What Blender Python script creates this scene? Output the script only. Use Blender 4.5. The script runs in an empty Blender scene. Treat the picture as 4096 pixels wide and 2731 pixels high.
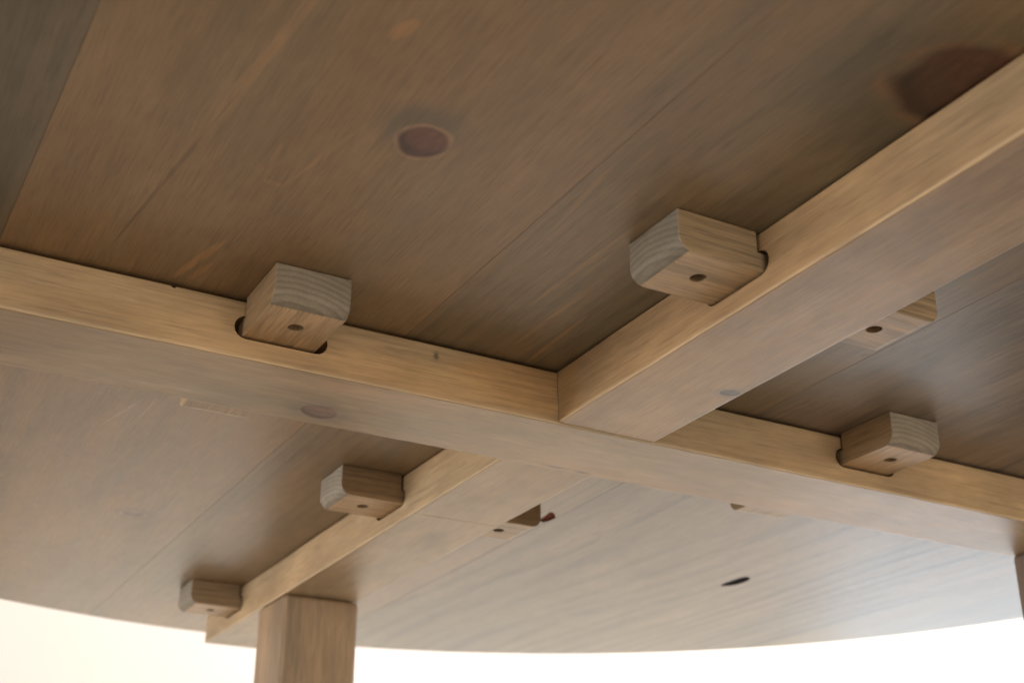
import bpy, bmesh, math, random
from mathutils import Vector, Matrix, noise

random.seed(7)
S = bpy.context.scene
C = S.collection

# ------------------------------------------------------------------ camera
Z0 = 0.72                                   # height of the table's underside above the floor
CAM = Vector((-0.42089604, -0.67971498, Z0 - 0.32799475))
RX = Vector((0.87530592, -0.48355923, 0.00316363))
RD = Vector((0.20553588, 0.36610922, -0.90758969))
RF = Vector((0.43771514, 0.79506887, 0.41984634))
cd = bpy.data.cameras.new("camera")
cam = bpy.data.objects.new("camera", cd); C.objects.link(cam)
m = Matrix((( RX.x, -RD.x, -RF.x), (RX.y, -RD.y, -RF.y), (RX.z, -RD.z, -RF.z))).to_4x4()
m.translation = CAM
cam.matrix_world = m
cd.sensor_fit = 'HORIZONTAL'; cd.sensor_width = 22.3
cd.lens = 22.3 * 5361.84 / 4096
cd.clip_start = 0.01; cd.clip_end = 50
cd.dof.use_dof = True
cd.dof.focus_distance = 0.76
cd.dof.aperture_fstop = 6.0
S.camera = cam

# ------------------------------------------------------------------ world, lamps, exposure
w = bpy.data.worlds.new("World"); S.world = w; w.use_nodes = True
bg = w.node_tree.nodes["Background"]
bg.inputs[0].default_value = (1.0, 0.90, 0.80, 1); bg.inputs[1].default_value = 0.13
S.view_settings.view_transform = 'Standard'; S.view_settings.look = 'None'
S.view_settings.exposure = 0; S.view_settings.gamma = 1
S.cycles.use_denoising = True
S.cycles.max_bounces = 8; S.cycles.diffuse_bounces = 4

def area(name, loc, target, sx, sy, power, col):
    l = bpy.data.lights.new(name, 'AREA'); l.shape = 'RECTANGLE'; l.size = sx; l.size_y = sy
    l.energy = power; l.color = col
    o = bpy.data.objects.new(name, l); C.objects.link(o); o.location = loc
    o.rotation_euler = (Vector(target) - Vector(loc)).to_track_quat('-Z', 'Y').to_euler()
    return o
FH = Vector((RF.x, RF.y, 0)).normalized()       # horizontal viewing direction
RH = Vector((FH.y, -FH.x, 0))                   # to the picture's right
CH = Vector((CAM.x, CAM.y, 0))
area("wall_wash_lamp", CH + FH * 1.9 + RH * 1.0 + Vector((0, 0, 2.3)), CH + FH * 3.0 + RH * 1.0 + Vector((0, 0, 0.5)), 2.4, 0.5, 97, (1.0, 0.955, 0.90))
area("daylight_lamp", CH + FH * 2.75 + RH * 1.22 + Vector((0, 0, 0.40)), CH + FH * 1.2 + RH * 0.7 + Vector((0, 0, 0.66)), 1.1, 0.75, 8, (0.52, 0.75, 1.0))
area("far_fill_lamp", CH + FH * 2.8 + RH * 0.12 + Vector((0, 0, 0.36)), CH + FH * 1.2 + RH * 0.05 + Vector((0, 0, 0.66)), 2.5, 0.65, 7.4, (1.0, 0.97, 0.83))  # added unseen lamp, brightens the far planks and rail undersides
area("front_room_lamp", Vector((0.15, -3.0, 0.57)), Vector((0.0, 0, 0.70)), 3.8, 0.5, 66, (1.0, 0.88, 0.69))
area("side_room_lamp", Vector((-2.8, 0.9, 0.50)), Vector((0, 0.1, 0.70)), 3.4, 0.6, 80, (1.0, 0.95, 0.87))

# ------------------------------------------------------------------ helpers
def link(name, me, mats, parent=None):
    o = bpy.data.objects.new(name, me); C.objects.link(o)
    for mt in (mats if isinstance(mats, (list, tuple)) else [mats]): o.data.materials.append(mt)
    if parent: o.parent = parent
    return o
def mesh_from(bm, name):
    me = bpy.data.meshes.new(name); bm.to_mesh(me); bm.free(); return me
def box_bm(lo, hi, bm=None):
    bm = bm or bmesh.new()
    v = [bm.verts.new((x, y, z)) for x in (lo[0], hi[0]) for y in (lo[1], hi[1]) for z in (lo[2], hi[2])]
    for f in ((0,1,3,2),(4,6,7,5),(0,4,5,1),(2,3,7,6),(0,2,6,4),(1,5,7,3)): bm.faces.new([v[i] for i in f])
    return bm
def prism_bm(pts, axis, a, b, bm=None):
    """closed outline pts (2-D) swept along axis from a to b"""
    bm = bm or bmesh.new()
    def P(p, t): return {0: (t, p[0], p[1]), 1: (p[0], t, p[1]), 2: (p[0], p[1], t)}[axis]
    A = [bm.verts.new(P(p, a)) for p in pts]; B = [bm.verts.new(P(p, b)) for p in pts]
    n = len(pts)
    bm.faces.new(A); bm.faces.new(B[::-1])
    for i in range(n): bm.faces.new((A[(i+1) % n], A[i], B[i], B[(i+1) % n]))
    return bm
def cut(o, cutter_bm):
    bmesh.ops.recalc_face_normals(cutter_bm, faces=cutter_bm.faces)
    cm = mesh_from(cutter_bm, "cutter"); co = bpy.data.objects.new("cutter", cm); C.objects.link(co)
    for mt in o.data.materials: cm.materials.append(mt)
    md = o.modifiers.new("cut", 'BOOLEAN'); md.operation = 'DIFFERENCE'; md.solver = 'EXACT'; md.object = co
    dg = bpy.context.evaluated_depsgraph_get(); dg.update()
    me = bpy.data.meshes.new_from_object(o.evaluated_get(dg))
    o.modifiers.clear(); old = o.data; nm = old.name; o.data = me; bpy.data.meshes.remove(old); me.name = nm
    bpy.data.objects.remove(co); bpy.data.meshes.remove(cm)

# ------------------------------------------------------------------ wood
class NB:
    def __init__(s, name):
        s.mat = bpy.data.materials.new(name); s.mat.use_nodes = True
        s.t = s.mat.node_tree; s.bsdf = s.t.nodes["Principled BSDF"]
    def n(s, typ, **k):
        nd = s.t.nodes.new(typ)
        for a, v in k.items(): setattr(nd, a, v)
        return nd
    def put(s, sock, v):
        if hasattr(v, 'node'): s.t.links.new(v, sock)
        else: sock.default_value = v
    def math(s, op, a, b=0.0, c=None, clamp=False):
        nd = s.n('ShaderNodeMath', operation=op, use_clamp=clamp); s.put(nd.inputs[0], a); s.put(nd.inputs[1], b)
        if c is not None: s.put(nd.inputs[2], c)
        return nd.outputs[0]
    def vec(s, op, a, b=(0, 0, 0)):
        nd = s.n('ShaderNodeVectorMath', operation=op); s.put(nd.inputs[0], a)
        if op == 'SCALE': s.put(nd.inputs['Scale'], b)
        else: s.put(nd.inputs[1], b)
        return nd.outputs['Value'] if op in ('LENGTH', 'DOT_PRODUCT') else nd.outputs[0]
    def noise(s, v, detail=2, rough=0.5, scale=1.0):
        nd = s.n('ShaderNodeTexNoise'); s.put(nd.inputs['Vector'], v); nd.inputs['Scale'].default_value = scale
        nd.inputs['Detail'].default_value = detail; nd.inputs['Roughness'].default_value = rough
        return nd.outputs[0]
    def step(s, v, a, b, lo=0.0, hi=1.0):
        nd = s.n('ShaderNodeMapRange', interpolation_type='SMOOTHSTEP'); s.put(nd.inputs[0], v)
        nd.inputs[1].default_value = a; nd.inputs[2].default_value = b; nd.inputs[3].default_value = lo; nd.inputs[4].default_value = hi
        return nd.outputs[0]
    def mix(s, f, a, b, mode='MIX'):
        nd = s.n('ShaderNodeMix', data_type='RGBA', blend_type=mode); s.put(nd.inputs[0], f)
        for k, v in ((6, a), (7, b)):
            if not hasattr(v, 'node') and len(v) == 3: v = (*v, 1)
            s.put(nd.inputs[k], v)
        return nd.outputs[2]
    def ell(s, co, c, r, rot=0.0, wob=None):
        nd = s.n('ShaderNodeMapping', vector_type='TEXTURE'); s.put(nd.inputs[0], co)
        nd.inputs[1].default_value = (c[0], c[1], 0); nd.inputs[2].default_value = (0, 0, rot); nd.inputs[3].default_value = (r[0], r[1], 1)
        d = s.vec('LENGTH', s.vec('MULTIPLY', nd.outputs[0], (1, 1, 0)))
        return s.math('ADD', d, wob) if wob is not None else d

def wood(name, axis='Y', pith=(0.0, 0.09), period=0.006, warm=(0.272, 0.168, 0.083), grey=(0.182, 0.147, 0.091), greyness=0.5,
         ring=0.35, warp=0.03, knots=(), patches=(), seed=0.0, rough=0.42, vary=False, streak=0.36, even=False, uneven=0.10):
    """stained pine. axis = grain direction in the part's own space. knots / patches are dicts on the x-y plane of the part"""
    b = NB(name)
    raw = b.n('ShaderNodeTexCoord').outputs['Object']
    p = raw
    sw = b.n('ShaderNodeSeparateXYZ'); b.put(sw.inputs[0], raw); cw = b.n('ShaderNodeCombineXYZ')
    b.put(cw.inputs[0], sw.outputs[0]); b.put(cw.inputs[1], sw.outputs[2]); xz = cw.outputs[0]
    if vary:
        oi = b.n('ShaderNodeObjectInfo')
        off = b.vec('SCALE', (3.7, 1.9, 0.0), oi.outputs['Random'])
        p = b.vec('ADD', p, b.vec('MULTIPLY', off, (0, 1, 0)))
    if axis != 'Y':
        sx = b.n('ShaderNodeSeparateXYZ'); b.put(sx.inputs[0], p); cx = b.n('ShaderNodeCombineXYZ')
        order = {'X': (1, 0, 2), 'Z': (0, 2, 1)}[axis]
        for i in range(3): b.put(cx.inputs[i], sx.outputs[order[i]])
        p = cx.outputs[0]
    p = b.vec('ADD', p, (0, seed, 0))
    low = b.noise(b.vec('MULTIPLY', p, (4.5, 1.3, 4.5)), 2, 0.5)
    mid = b.noise(b.vec('MULTIPLY', p, (30, 3.0, 30)), 3, 0.55)
    fine = b.noise(b.vec('MULTIPLY', p, (430, 12, 430)), 4, 0.7)
    pore = b.noise(b.vec('MULTIPLY', p, (1250, 42, 1250)), 2, 0.6)
    mott = b.noise(b.vec('MULTIPLY', p, (150, 55, 150)), 3, 0.65)
    # growth rings: distance from the pith, bent by slow noise and by knots
    s = b.n('ShaderNodeSeparateXYZ'); b.put(s.inputs[0], p)
    rx = b.math('SUBTRACT', s.outputs[0], pith[0]); rz = b.math('SUBTRACT', s.outputs[2], pith[1])
    r = b.math('SQRT', b.math('ADD', b.math('MULTIPLY', rx, rx), b.math('MULTIPLY', rz, rz)))
    r = b.math('ADD', r, b.math('MULTIPLY', b.math('SUBTRACT', low, 0.5), warp))
    r = b.math('ADD', r, b.math('MULTIPLY', b.math('SUBTRACT', mid, 0.5), warp * 0.26))
    wob = b.math('MULTIPLY', b.math('SUBTRACT', b.noise(raw, 1, 0.4, 48.0), 0.5), 0.42)
    kd = []
    for k in knots:
        d = b.ell(xz if k.get('side') else raw, k['c'], k['r'], k.get('rot', 0), wob)
        kd.append(d)
        fall = b.math('DIVIDE', 1.0, b.math('ADD', 1.0, b.math('POWER', b.math('MULTIPLY', d, 0.55), 2.0)))
        r = b.math('ADD', r, b.math('MULTIPLY', fall, k.get('bend', 0.012)))
    fr = b.math('FRACT', b.math('DIVIDE', r, period))
    late = b.math('MULTIPLY', b.step(fr, 0.25, 0.85), b.step(fr, 0.86, 1.0, 1.0, 0.0))
    if not even: late = b.math('MULTIPLY', late, b.step(mid, 0.32, 0.66, 0.12, 1.0))
    # colour
    pf = b.math('ADD', b.math('MULTIPLY', b.step(low, 0.36, 0.64), 0.55), b.math('MULTIPLY', b.step(mid, 0.32, 0.68), 0.45))
    pf = b.math('ADD', pf, greyness - 0.5, clamp=True)
    col = b.mix(pf, warm, grey)
    col = b.mix(b.math('MULTIPLY', late, ring), col, tuple(c * 0.42 for c in grey))
    for q in patches:                       # unstained streaks, scrapes and blots
        d = b.ell(xz if q.get('side') else raw, q['c'], q['r'], q.get('rot', 0), b.math('MULTIPLY', wob, q.get('wob', 1.2)))
        f = b.step(d, q.get('in', 0.7), 1.1, 1.0, 0.0)
        if q.get('outline'): f = b.math('MULTIPLY', f, b.step(d, 0.72, 0.95))
        f = b.math('MULTIPLY', f, b.step(mid, 0.30, 0.60, 0.5, 1.0))
        col = b.mix(b.math('MULTIPLY', f, q.get('f', 0.6)), col, q['col'])
    rimn = b.noise(b.vec('ADD', raw, (0.37 + seed, 0, 0)), 1, 0.4, 75.0) if knots else 0
    for k, d in zip(knots, kd):
        halo = k.get('halo', (0.105, 0.085, 0.06)); kc = k.get('col', (0.115, 0.06, 0.042)); rim = k.get('rim', (0.34, 0.205, 0.115))
        a = k.get('amt', 1.0)
        dh = b.ell(xz if k.get('side') else raw, k.get('hc', k['c']), tuple(x * 1.6 for x in k['r']), k.get('rot', 0), wob)
        col = b.mix(b.math('MULTIPLY', b.step(dh, 0.55, 1.35, 1, 0), 0.55 * a), col, halo)
        col = b.mix(b.math('MULTIPLY', b.math('MULTIPLY', b.step(d, 1.03, 1.22, 1, 0), b.step(rimn, 0.30, 0.60, 0.15, 1.0)), 0.85 * a * k.get('rimf', 1.0)), col, rim)
        rings = b.math('SINE', b.math('MULTIPLY', d, 16.0))
        kcol = b.mix(b.math('MULTIPLY', b.step(rings, -0.6, 1.0, 0.0, 0.6), b.step(mott, 0.35, 0.65)), kc, tuple(x * 0.5 for x in kc))
        d2 = b.ell(xz if k.get('side') else raw, (k['c'][0] + 0.10 * k['r'][0], k['c'][1] - 0.38 * k['r'][1]), k['r'], k.get('rot', 0), wob)
        kcol = b.mix(b.math('MULTIPLY', b.step(mott, 0.40, 0.62), b.step(d2, 0.2, 0.8, 0.55, 0.1)), kcol, tuple(min(1, x * 1.9) for x in kc))
        kcol = b.mix(b.math('MULTIPLY', b.step(d2, 0.80, 1.02, 0.0, 0.85), b.step(d2, 1.15, 1.4, 1.0, 0.45)), kcol, tuple(x * 0.33 for x in kc))
        col = b.mix(b.math('MULTIPLY', b.step(d, 1 - k.get('soft', 0.22), 1.05, 1, 0), 0.92 * a), col, kcol)
    tone = b.math('ADD', b.step(fine, 0.28, 0.72, 1 - 0.30 * streak, 1 + 0.26 * streak), b.math('MULTIPLY', b.math('SUBTRACT', mott, 0.5), 0.3))
    stain = b.noise(b.vec('MULTIPLY', p, (26, 9, 26)), 3, 0.6)
    tone = b.math('MULTIPLY', tone, b.step(stain, 0.30, 0.70, 1 - uneven, 1 + uneven))
    tone = b.math('MULTIPLY', tone, b.step(pore, 0.28, 0.56, 1 - 0.50 * streak, 1.06))
    col = b.mix(1.0, col, b.n('ShaderNodeCombineColor').outputs[0], 'MULTIPLY')
    cc = col.node.inputs[7].links[0].from_node
    for i in range(3): b.put(cc.inputs[i], tone)
    b.put(b.bsdf.inputs['Base Color'], col)
    b.put(b.bsdf.inputs['Roughness'], b.math('ADD', rough - 0.06, b.math('MULTIPLY', fine, 0.14)))
    b.bsdf.inputs['Specular IOR Level'].default_value = 0.5
    bp = b.n('ShaderNodeBump'); bp.inputs['Strength'].default_value = 0.22; bp.inputs['Distance'].default_value = 0.0008
    b.put(bp.inputs['Height'], b.math('ADD', b.math('MULTIPLY', fine, 0.6), b.math('ADD', b.math('MULTIPLY', late, 0.35), b.math('MULTIPLY', low, 1.5))))
    b.put(b.bsdf.inputs['Normal'], bp.outputs[0])
    return b.mat

def plain(name, col, rough=0.6, metal=0.0, grain=0.0, scale=40.0):
    b = NB(name)
    c = (*col, 1)
    if grain:
        co = b.n('ShaderNodeTexCoord').outputs['Object']
        nz = b.noise(co, 4, 0.6, scale)
        c = b.mix(b.step(nz, 0.3, 0.7), tuple(x * (1 - grain) for x in col), tuple(min(1, x * (1 + grain)) for x in col))
    b.put(b.bsdf.inputs['Base Color'], c); b.bsdf.inputs['Roughness'].default_value = rough; b.bsdf.inputs['Metallic'].default_value = metal
    return b.mat

# ------------------------------------------------------------------ the setting: floor and far wall
fm = plain("floor_boards_finish", (0.46, 0.41, 0.36), 0.6, 0, 0.12, 6.0)
bm = box_bm((-4, -4, -0.05), (5, 5, 0))
fl = link("floor", mesh_from(bm, "floor"), fm); fl['kind'] = 'structure'
wm = plain("wall_paint", (0.84, 0.768, 0.735), 0.85, 0, 0.01, 3.0)
bm = box_bm((-3.2, 0, 0), (3.2, 0.1, 2.6))
wl = link("wall", mesh_from(bm, "wall"), wm); wl['kind'] = 'structure'
wl.location = CH + FH * 3.0; wl.rotation_euler = (0, 0, math.atan2(RH.y, RH.x))

# ------------------------------------------------------------------ the table
table = bpy.data.objects.new("round_table", None); C.objects.link(table)
table.empty_display_size = 0.2
table['label'] = "round brown stained wooden table seen from below, crossed rails, screwed blocks and square legs"
table['category'] = "table"

CX, CY, RAD = 0.0278, 0.0404, 0.7338
WA, WB, HR = 0.0364, 0.0350, 0.0353
LEN = 0.667
TH = 0.028

def plank(x0, x1, mat, v0=0.0001, v1=0.0001, n=36):
    bm = bmesh.new()
    g = 0.00003
    def ringpts(e, z):
        a, c = x0 + g + e * v0 / 0.0001, x1 - g - e * v1 / 0.0001
        a = max(a, CX - RAD + 0.004 + e); c = min(c, CX + RAD - 0.004 - e)
        xs = [a + (c - a) * (0.5 - 0.5 * math.cos(math.pi * i / n)) for i in range(n + 1)]
        def rad(x, sg): return RAD - e + 0.0007 * noise.noise((x * 16, sg * 3.0, 0)) + 0.0004 * noise.noise((x * 70, sg * 3.0, 5))
        far = [(x, CY + math.sqrt(max(1e-7, rad(x, 1)**2 - (x - CX)**2)), z) for x in xs]
        near = [(x, CY - math.sqrt(max(1e-7, rad(x, -1)**2 - (x - CX)**2)), z) for x in xs]
        return far + near[::-1]
    rings = [[bm.verts.new(p) for p in ringpts(e, z)] for e, z in ((0.00012, Z0), (0.00005, Z0 + 0.0002), (0, Z0 + 0.0018), (0, Z0 + TH - 0.003), (0.0008, Z0 + TH))]
    k = len(rings[0])
    bm.faces.new(rings[0]); bm.faces.new(rings[-1][::-1])
    for q in range(len(rings) - 1):
        A, B = rings[q], rings[q + 1]
        for i in range(k): bm.faces.new((A[(i + 1) % k], A[i], B[i], B[(i + 1) % k]))
    bmesh.ops.recalc_face_normals(bm, faces=bm.faces)
    return link("plank", mesh_from(bm, "plank"), mat, table)

SEAMS = [-0.72, -0.588, -0.362, -0.1365, 0.117, 0.343, 0.569, 0.76]
OR = (0.40, 0.225, 0.10)
# one finish per plank: same stain, different board
P = {}
P[0] = wood("plank_finish_a", seed=3.1, pith=(-0.66, 1.2), period=0.016, greyness=0.62)
P[1] = wood("plank_finish_b", seed=8.4, pith=(-0.50, 1.0), period=0.014, greyness=0.80, warm=(0.185, 0.130, 0.074), grey=(0.125, 0.108, 0.074), ring=0.5)
P[2] = wood("plank_finish_c", seed=1.7, pith=(-0.24, 0.84), period=0.013, greyness=0.36, ring=0.16, warp=0.05,
    knots=[dict(c=(-0.2145, -0.2215), r=(0.0125, 0.0130), rot=-0.35, col=(0.125, 0.043, 0.030), soft=0.15, hc=(-0.219, -0.229), halo=(0.10, 0.09, 0.068), bend=0.02),
           dict(c=(-0.1855, 0.3815), r=(0.0105, 0.0085), amt=0.85, soft=0.5, col=(0.13, 0.085, 0.065), bend=0.008),
           dict(c=(-0.300, 0.30), r=(0.008, 0.012), amt=0.25, col=(0.2, 0.13, 0.09), bend=0.01)],
    patches=[dict(c=(-0.2548, -0.2895), r=(0.0040, 0.0095), rot=0.29, col=(0.46, 0.24, 0.09), f=1.0), dict(c=(-0.2575, -0.274), r=(0.003, 0.005), rot=0.3, col=OR, f=0.35),
             dict(c=(-0.2685, -0.068), r=(0.0024, 0.029), rot=0.22, col=OR, f=0.8), dict(c=(-0.2635, -0.055), r=(0.0020, 0.014), rot=0.22, col=OR, f=0.5),
             dict(c=(-0.248, -0.193), r=(0.0014, 0.038), rot=0.205, col=OR, f=0.65, wob=0.7), dict(c=(-0.2667, -0.174), r=(0.0015, 0.019), rot=-0.106, col=OR, f=0.5, wob=0.7), dict(c=(-0.2605, -0.1575), r=(0.0058, 0.0024), rot=0.1, col=OR, f=0.65, wob=0.5), dict(c=(-0.2355, -0.231), r=(0.0013, 0.016), rot=0.1, col=OR, f=0.5), dict(c=(-0.250, 0.166), r=(0.0013, 0.036), rot=0.21, col=(0.40, 0.27, 0.16), f=0.6), dict(c=(-0.2365, 0.150), r=(0.0011, 0.025), rot=0.03, col=(0.40, 0.27, 0.16), f=0.5), dict(c=(-0.259, 0.397), r=(0.005, 0.0014), rot=0.8, col=(0.42, 0.33, 0.23), f=0.6),
             dict(c=(-0.3045, -0.140), r=(0.0012, 0.085), rot=0.09, col=(0.07, 0.05, 0.035), f=0.55, wob=0.5),
             dict(c=(-0.2955, -0.250), r=(0.0028, 0.09), rot=0.08, col=OR, f=0.35, wob=0.8),
             dict(c=(-0.235, 0.5135), r=(0.036, 0.0010), rot=0.178, col=(0.06, 0.045, 0.035), f=0.6, wob=0.1), dict(c=(-0.33, 0.21), r=(0.0012, 0.03), rot=-0.6, col=OR, f=0.4)])
P[3] = wood("plank_finish_d", seed=5.2, pith=(0.03, 0.80), period=0.009, greyness=0.56, ring=0.24, warp=0.03,
    knots=[dict(c=(-0.0400, -0.367), r=(0.0305, 0.0290), rot=0.4, rimf=0.65, soft=0.25, col=(0.078, 0.032, 0.019), hc=(-0.052, -0.354), halo=(0.085, 0.08, 0.055), rim=(0.26, 0.13, 0.06), bend=0.03),
           dict(c=(0.114, 0.229), r=(0.0058, 0.0075), col=(0.22, 0.055, 0.02), rim=(0.3, 0.09, 0.03), amt=0.95, bend=0.006)],
    patches=[dict(c=(-0.128, -0.215), r=(0.0015, 0.035), rot=-0.1, col=OR, f=0.35), dict(c=(-0.075, -0.10), r=(0.0018, 0.05), rot=0.02, col=OR, f=0.5),
             dict(c=(0.1135, -0.1445), r=(0.0022, 0.0030), rot=0.5, col=(0.07, 0.05, 0.04), f=0.6), dict(c=(-0.058, -0.075), r=(0.0016, 0.04), rot=-0.03, col=OR, f=0.5), dict(c=(-0.092, -0.16), r=(0.0016, 0.06), rot=0.02, col=OR, f=0.4),
             dict(c=(-0.150, -0.10), r=(0.0016, 0.006), rot=0.6, col=(0.4, 0.3, 0.2), f=0.4)])
P[4] = wood("plank_finish_e", seed=2.6, pith=(0.05, 0.40), period=0.017, greyness=0.66, ring=0.75, warp=0.10, streak=0.6, warm=(0.265, 0.185, 0.12), grey=(0.155, 0.127, 0.092),
    knots=[dict(c=(0.18, 0.2445), r=(0.0075, 0.0055), amt=0.45, col=(0.16, 0.11, 0.085), bend=0.008),
           dict(c=(0.305, 0.235), r=(0.008, 0.0055), amt=0.3, col=(0.2, 0.14, 0.11), bend=0.008),
           dict(c=(0.30, 0.52), r=(0.010, 0.014), amt=0.3, col=(0.2, 0.14, 0.11), bend=0.012)])
P[5] = wood("plank_finish_f", seed=6.9, pith=(0.36, 0.52), period=0.018, greyness=0.70, ring=0.55, warp=0.14, streak=0.6,
    knots=[dict(c=(0.47, 0.22), r=(0.012, 0.016), amt=0.3, col=(0.19, 0.14, 0.11), bend=0.02)])
P[6] = wood("plank_finish_g", seed=9.3, pith=(0.66, 0.9), period=0.016, greyness=0.6)
P[5] = P[4]
VG = [0.0001, 0.0002, 0.00006, 0.0001, 0.00016, 0.00001, 0.00001, 0.0001]     # how far each joint's arris is eased
planks = [plank(SEAMS[i], SEAMS[i + 1], P[i], VG[i], VG[i + 1]) for i in range(7)]

# the dark knot hole in the far right plank is a hollow; a near-flush black fill paints its shade
hole_mat = plain("knot_hole_black_fill", (0.012, 0.010, 0.012), 1.0)
hole_mat.node_tree.nodes["Principled BSDF"].inputs["Specular IOR Level"].default_value = 0.05
def knot_outline(shrink=0.0):
    """irregular blunt-nosed hollow, 12 x 36 mm, rounded by corner cutting"""
    pts = [(0.3632, 0.2915), (0.3722, 0.2935), (0.3768, 0.3040), (0.3762, 0.3230), (0.3700, 0.3300), (0.3635, 0.3325), (0.3622, 0.3150)]
    for _ in range(2):
        pts = [q for p0, p1 in zip(pts, pts[1:] + pts[:1]) for q in ((p0[0]*.75 + p1[0]*.25, p0[1]*.75 + p1[1]*.25), (p0[0]*.25 + p1[0]*.75, p0[1]*.25 + p1[1]*.75))]
    cx, cy = 0.3695, 0.311
    return [(cx + (x - cx) * (1 - shrink), cy + (y - cy) * (1 - shrink)) for x, y in pts]
cut(planks[5], prism_bm(knot_outline(), 2, Z0 - 0.01, Z0 + 0.007))
lining = prism_bm(knot_outline(0.006), 2, Z0 + 0.0007, Z0 + 0.0066)
bmesh.ops.recalc_face_normals(lining, faces=lining.faces)
link("knot_hole", mesh_from(lining, "knot_hole"), hole_mat, planks[5])

# a reddish chip beside the joint, where a small knot has fallen out
chip = [(0.1085, 0.2360), (0.1150, 0.2385), (0.1168, 0.2300), (0.1168, 0.2230), (0.1140, 0.2180), (0.1085, 0.2120), (0.1050, 0.2110), (0.1070, 0.2220)]
cut(planks[3], prism_bm(chip, 2, Z0 - 0.01, Z0 + 0.006))
cb2 = prism_bm([(0.1108 + (x - 0.1108) * 0.99, 0.225 + (y - 0.225) * 0.99) for x, y in chip], 2, Z0 + 0.0012, Z0 + 0.0058)
bmesh.ops.recalc_face_normals(cb2, faces=cb2.faces)
chip_mat = plain("raw_red_heartwood", (0.13, 0.034, 0.013), 0.95, 0, 0.35, 900.0)
chip_mat.node_tree.nodes["Principled BSDF"].inputs["Specular IOR Level"].default_value = 0.1
link("knot_chip", mesh_from(cb2, "knot_chip"), chip_mat, planks[3])

# ---- rails
def stadium(c0, c1, z0, z1, n=8):
    r = (z1 - z0) / 2; zc = (z0 + z1) / 2; out = []
    for i in range(n + 1):
        t = -math.pi / 2 + math.pi * i / n; out.append((c1 - r + r * math.cos(t), zc + r * math.sin(t)))
    for i in range(n + 1):
        t = math.pi / 2 + math.pi * i / n; out.append((c0 + r + r * math.cos(t), zc + r * math.sin(t)))
    return out
def rail_bm(axis, half, L, ztop, zbot, seed):
    """long box with softly rounded, slightly uneven edges"""
    prof = []
    bv = 0.0016
    for (sx, sz) in ((-1, -1), (1, -1), (1, 1), (-1, 1)):
        cxx = sx * (half - bv); czz = (zbot + bv) if sz < 0 else (ztop - bv)
        a0 = {(-1, -1): math.pi, (1, -1): 1.5 * math.pi, (1, 1): 0, (-1, 1): 0.5 * math.pi}[(sx, sz)]
        for i in range(4):
            t = a0 + math.pi / 2 * i / 3
            prof.append((cxx + bv * math.cos(t), czz + bv * math.sin(t)))
    bm = bmesh.new(); N = 70; rings = []
    for q in range(N + 1):
        t = -L + 2 * L * q / N
        dz = 0.00025 * noise.noise((t * 9, seed, 0)); rg = []
        for j, (u, z) in enumerate(prof):
            du = 0.0003 * noise.noise((t * 14, seed + 3 + (u > 0) * 5, 1 + (z < (ztop + zbot) / 2) * 4))
            if z < (ztop + zbot) / 2: zz = z + dz + 0.0002 * noise.noise((t * 40, j * 7.0, seed))
            else: zz = z + 0.0003 * noise.noise((t * 11, seed + 9, 2))
            rg.append(bm.verts.new((t, u + du, zz) if axis == 0 else (u + du, t, zz)))
        rings.append(rg)
    k = len(prof)
    for q in range(N):
        for i in range(k):
            f = bm.faces.new((rings[q][i], rings[q][(i+1) % k], rings[q+1][(i+1) % k], rings[q+1][i]))
            if i in (1, 5): f.material_index = 1      # paler strip along the lower arrises
    bm.faces.new(rings[0]); bm.faces.new(rings[-1])
    bmesh.ops.recalc_face_normals(bm, faces=bm.faces)
    return bm
RW, RG = (0.385, 0.246, 0.130), (0.33, 0.248, 0.150)
railA_m = wood("cross_rail_finish", axis='X', seed=0.4, pith=(-0.02, Z0 - 0.28), period=0.0052, warm=RW, grey=RG, greyness=0.42, ring=0.14, warp=0.012, rough=0.45, uneven=0.17,
    knots=[dict(c=(-0.1665, 0.0165), r=(0.0125, 0.0105), rot=0.35, amt=1.0, soft=0.22, col=(0.19, 0.10, 0.062), halo=(0.15, 0.125, 0.095), rim=(0.30, 0.205, 0.125), bend=0.004),
           dict(c=(-0.141, 0.000), r=(0.008, 0.004), rot=0.2, amt=0.3, col=(0.3, 0.19, 0.11), bend=0.003),
           dict(side=True, c=(-0.117, Z0 - 0.009), r=(0.0013, 0.0020), amt=0.6, col=(0.05, 0.035, 0.025), rimf=0, bend=0.0),
           dict(c=(0.003, 0.0315), r=(0.0065, 0.0016), amt=0.7, col=(0.11, 0.09, 0.075), rimf=0, bend=0.0), dict(c=(0.024, 0.032), r=(0.004, 0.0016), amt=0.6, col=(0.11, 0.09, 0.075), rimf=0, bend=0.0)],
    patches=[dict(side=True, c=(-0.055, Z0 - 0.016), r=(0.055, 0.017), col=(0.47, 0.27, 0.115), f=0.55, wob=0.6), dict(side=True, c=(-0.13, Z0 - 0.024), r=(0.06, 0.009), col=(0.45, 0.29, 0.14), f=0.4)])
railB_m = wood("long_rail_finish", axis='Y', seed=4.4, pith=(0.03, Z0 - 0.30), period=0.0060, warm=RW, grey=RG, greyness=0.45, ring=0.10, warp=0.012, rough=0.45, uneven=0.17,
    knots=[dict(c=(0.0265, -0.1235), r=(0.0062, 0.0042), rot=-0.3, amt=1.0, col=(0.10, 0.08, 0.07), halo=(0.18, 0.15, 0.12), rimf=0.2, bend=0.002),
           dict(c=(0.005, 0.21), r=(0.006, 0.010), amt=0.22, col=(0.12, 0.10, 0.08), rimf=0, bend=0.002)],
    patches=[dict(c=(-0.035, -0.049), r=(0.01, 0.0125), col=(0.42, 0.245, 0.105), f=0.55, wob=0.3)])
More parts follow.
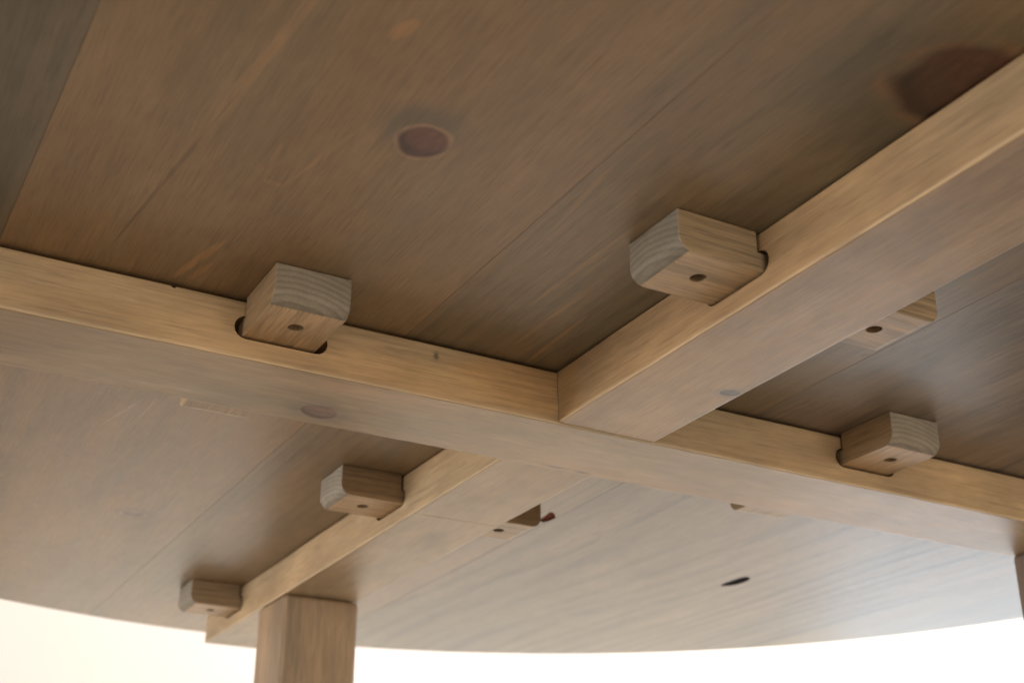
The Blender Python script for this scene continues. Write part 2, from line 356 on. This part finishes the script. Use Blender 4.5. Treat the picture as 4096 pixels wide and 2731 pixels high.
paleA = wood("cross_rail_pale_edge", axis='X', seed=0.4, warm=(0.62, 0.45, 0.27), grey=(0.50, 0.39, 0.25), greyness=0.45, ring=0.1)
paleB = wood("long_rail_pale_edge", axis='Y', seed=4.4, warm=(0.62, 0.45, 0.27), grey=(0.50, 0.39, 0.25), greyness=0.45, ring=0.1)
railA = link("rail", mesh_from(rail_bm(0, WA, LEN, Z0 - 0.0018, Z0 - HR, 1.0), "rail"), [railA_m, paleA], table)
railB = link("rail", mesh_from(rail_bm(1, WB, LEN, Z0 - 0.0006, Z0 - HR + 0.0008, 2.0), "rail"), [railB_m, paleB], table)
zs0, zs1 = Z0 - 0.0240, Z0 - 0.0104
cut(railA, box_bm((-WB - 0.0003, -0.1, Z0 - HR * 0.5), (WB + 0.0003, 0.1, Z0 + 0.02)))
ca = bmesh.new()
for c0, c1, sg in ((-0.2375, -0.1838, -1), (0.1832, 0.2362, -1), (-0.237, -0.184, 1), (0.183, 0.236, 1)):
    prism_bm(stadium(c0, c1, zs0, zs1), 1, *sorted((sg * (WA - 0.030), sg * (WA + 0.01))), bm=ca)
cut(railA, ca)
cut(railA, prism_bm([(-0.2745, Z0 + 0.001), (-0.2695, Z0 + 0.001), (-0.2715, Z0 - 0.0036), (-0.2732, Z0 - 0.0032)], 1, -WA - 0.01, -WA + 0.004))     # chipped top edge
cut(railB, box_bm((-0.1, -WA - 0.0005, Z0 - HR - 0.02), (0.1, WA + 0.0005, Z0 - HR * 0.5 + 0.0004)))
cb = bmesh.new()
for c0, c1, sg in ((-0.2372, -0.186, -1), (0.1832, 0.236, -1), (0.551, 0.604, -1), (-0.236, -0.183, 1), (0.184, 0.237, 1), (0.551, 0.604, 1)):
    prism_bm(stadium(c0, c1, zs0, zs1), 0, *sorted((sg * (WB - 0.030), sg * (WB + 0.01))), bm=cb)
cut(railB, cb)
# hairline joint across the far arm of the long rail
jb = box_bm((-0.1, 0.1680, Z0 - HR - 0.01), (0.1, 0.1686, Z0 - HR + 0.0016))
cut(railB, jb)

# ---- fastening blocks: local y = 0 at the rail's face, block sticks out along -y, z = 0 at the tabletop
BW, BL, BH, BR = 0.042, 0.0490, 0.0224, 0.0078
def block_mesh():
    prof = [(-0.0016, -0.0003), (-BL, -0.0003)]
    for i in range(7):
        t = math.pi + math.pi / 2 * i / 6
        prof.append((-BL + BR + BR * math.cos(t), -BH + BR + BR * math.sin(t)))
    prof += [(0.009, -BH), (0.009, -0.0118), (-0.0016, -0.0118)]
    bm = prism_bm(prof, 0, -BW / 2, BW / 2)
    bmesh.ops.recalc_face_normals(bm, faces=bm.faces)
    ed = [e for e in bm.edges if len(e.link_faces) == 2 and e.calc_face_angle(0) > 0.9 or abs(e.verts[0].co.x - e.verts[1].co.x) < 1e-6]
    bmesh.ops.bevel(bm, geom=ed, offset=0.0005, segments=2, affect='EDGES', profile=0.5)
    for f in bm.faces:
        c = f.calc_center_median()
        if abs(f.normal.x) < 0.6 and (f.normal.y < -0.30) and c.y < -BL + BR: f.material_index = 1
        elif f.normal.z < -0.7: f.material_index = 2
    return mesh_from(bm, "fastening_block")
side_m = wood("block_finish", axis='Y', pith=(0.03, -0.10), period=0.0052, warm=(0.385, 0.262, 0.150), grey=(0.275, 0.213, 0.140), greyness=0.42, ring=0.55, warp=0.02, vary=True, rough=0.5, streak=0.6)
face_m = wood("block_pale_underside", axis='Y', pith=(0.03, -0.10), period=0.0052, warm=(0.49, 0.32, 0.168), grey=(0.365, 0.275, 0.172), greyness=0.38, ring=0.5, warp=0.02, vary=True, rough=0.5, streak=0.6)  # paler copy of the block finish, for downward faces only
end_m = wood("block_end_grain", axis='Y', pith=(-0.006, -0.085), period=0.0035, warm=(0.225, 0.186, 0.140), grey=(0.180, 0.156, 0.122), greyness=0.5, ring=0.40, warp=0.018, vary=True, rough=0.6, streak=0.15, even=True)
blk0 = link("fastening_block", block_mesh(), [side_m, end_m, face_m], table)
hb = bmesh.new()
bmesh.ops.create_cone(hb, cap_ends=True, segments=20, radius1=0.0044, radius2=0.0044, depth=0.030, matrix=Matrix.Translation((0.0005, -0.0232, -BH + 0.001)))
cut(blk0, hb)
screw_m = plain("screw_steel", (0.22, 0.20, 0.18), 0.4, 0.9)
def screw_mesh():
    bm = bmesh.new()
    bmesh.ops.create_cone(bm, cap_ends=True, segments=16, radius1=0.0040, radius2=0.0019, depth=0.0032, matrix=Matrix.Translation((0, 0, 0)))
    bmesh.ops.create_cone(bm, cap_ends=True, segments=10, radius1=0.0017, radius2=0.0017, depth=0.008, matrix=Matrix.Translation((0, 0, 0.004)))
    for a in (0, math.pi / 2):
        q = bmesh.ops.create_cube(bm, size=1.0, matrix=Matrix.Translation((0, 0, -0.0016)) @ Matrix.Rotation(a, 4, 'Z') @ Matrix.Diagonal((0.0042, 0.0009, 0.0006, 1)))
    return mesh_from(bm, "screw")
sc0 = link("screw", screw_mesh(), screw_m, blk0); sc0.location = (0.0005, -0.0232, -BH + 0.0062)
PLACES = [  # x, y of the block's foot on the rail's face, turn
    (-0.2115, -WA, 0), (0.2095, -WA, 0), (-0.211, WA, 180), (0.2085, WA, 180),
    (-WB, -0.2103, -90), (-WB, 0.2078, -90), (-WB, 0.5785, -90), (WB, -0.2090, 90), (WB, 0.2105, 90), (WB, 0.5785, 90)]
for i, (x, y, a) in enumerate(PLACES):
    if i == 0: o = blk0
    else:
        o = blk0.copy(); C.objects.link(o); o.parent = table
        s = sc0.copy(); C.objects.link(s); s.parent = o
    o.location = (x, y, Z0); o.rotation_euler = (0, 0, math.radians(a))
    if i == 2:                               # this block's underside takes the duller side finish
        o.material_slots[2].link = 'OBJECT'; o.material_slots[2].material = side_m

# ---- legs
leg_m = wood("leg_finish", axis='Z', pith=(0.12, 0.10), period=0.006, warm=(0.35, 0.215, 0.115), grey=(0.235, 0.17, 0.108), greyness=0.48, uneven=0.2, ring=0.3, warp=0.03, vary=False, rough=0.45, seed=2.0)
shaded_leg = wood("shaded_leg_finish", axis='Z', pith=(0.12, 0.10), period=0.006, warm=(0.17, 0.09, 0.055), grey=(0.12, 0.08, 0.06), greyness=0.5, ring=0.3, seed=4.0)  # darkened copy of the leg finish, shade put into the colour
def leg_mesh():
    bm = bmesh.new(); hw = 0.0350; top = Z0 - HR - 0.0003
    def rg(e, z, c=0.003):
        h = hw - e; pts = []
        for sx, sy in ((-1, -1), (1, -1), (1, 1), (-1, 1)):
            a, b2 = (sx * h, sy * (h - c)), (sx * (h - c), sy * h)
            pts += [a, b2] if sx * sy > 0 else [b2, a]
        return [bm.verts.new((x, y, z)) for x, y in pts]
    zs = [(0.0013, top), (0.0003, top - 0.0013), (0, top - 0.003)] + [(0, top - 0.006 - (top - 0.010) * t / 8) for t in range(1, 8)] + [(0, 0.004), (0.003, 0.0)]
    R = [rg(e, z) for e, z in zs]
    for A, B in zip(R, R[1:]):
        for i in range(8): bm.faces.new((A[i], A[(i+1) % 8], B[(i+1) % 8], B[i]))
    bm.faces.new(R[0]); bm.faces.new(R[-1])
    bmesh.ops.recalc_face_normals(bm, faces=bm.faces)
    return mesh_from(bm, "leg")
lm = leg_mesh()
for x, y, a in ((0, 0.4673, 0), (0.4588, 0, 90), (-0.4663, 0, 90), (0, -0.4673, 0)):
    o = bpy.data.objects.new("leg", lm); C.objects.link(o); o.parent = table
    if not lm.materials: lm.materials.append(leg_m)
    o.location = (x, y, 0); o.rotation_euler = (0, 0, math.radians(a))
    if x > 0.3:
        o.material_slots[0].link = 'OBJECT'; o.material_slots[0].material = shaded_leg; o['label'] = "brown stained leg, shade painted into its colour"
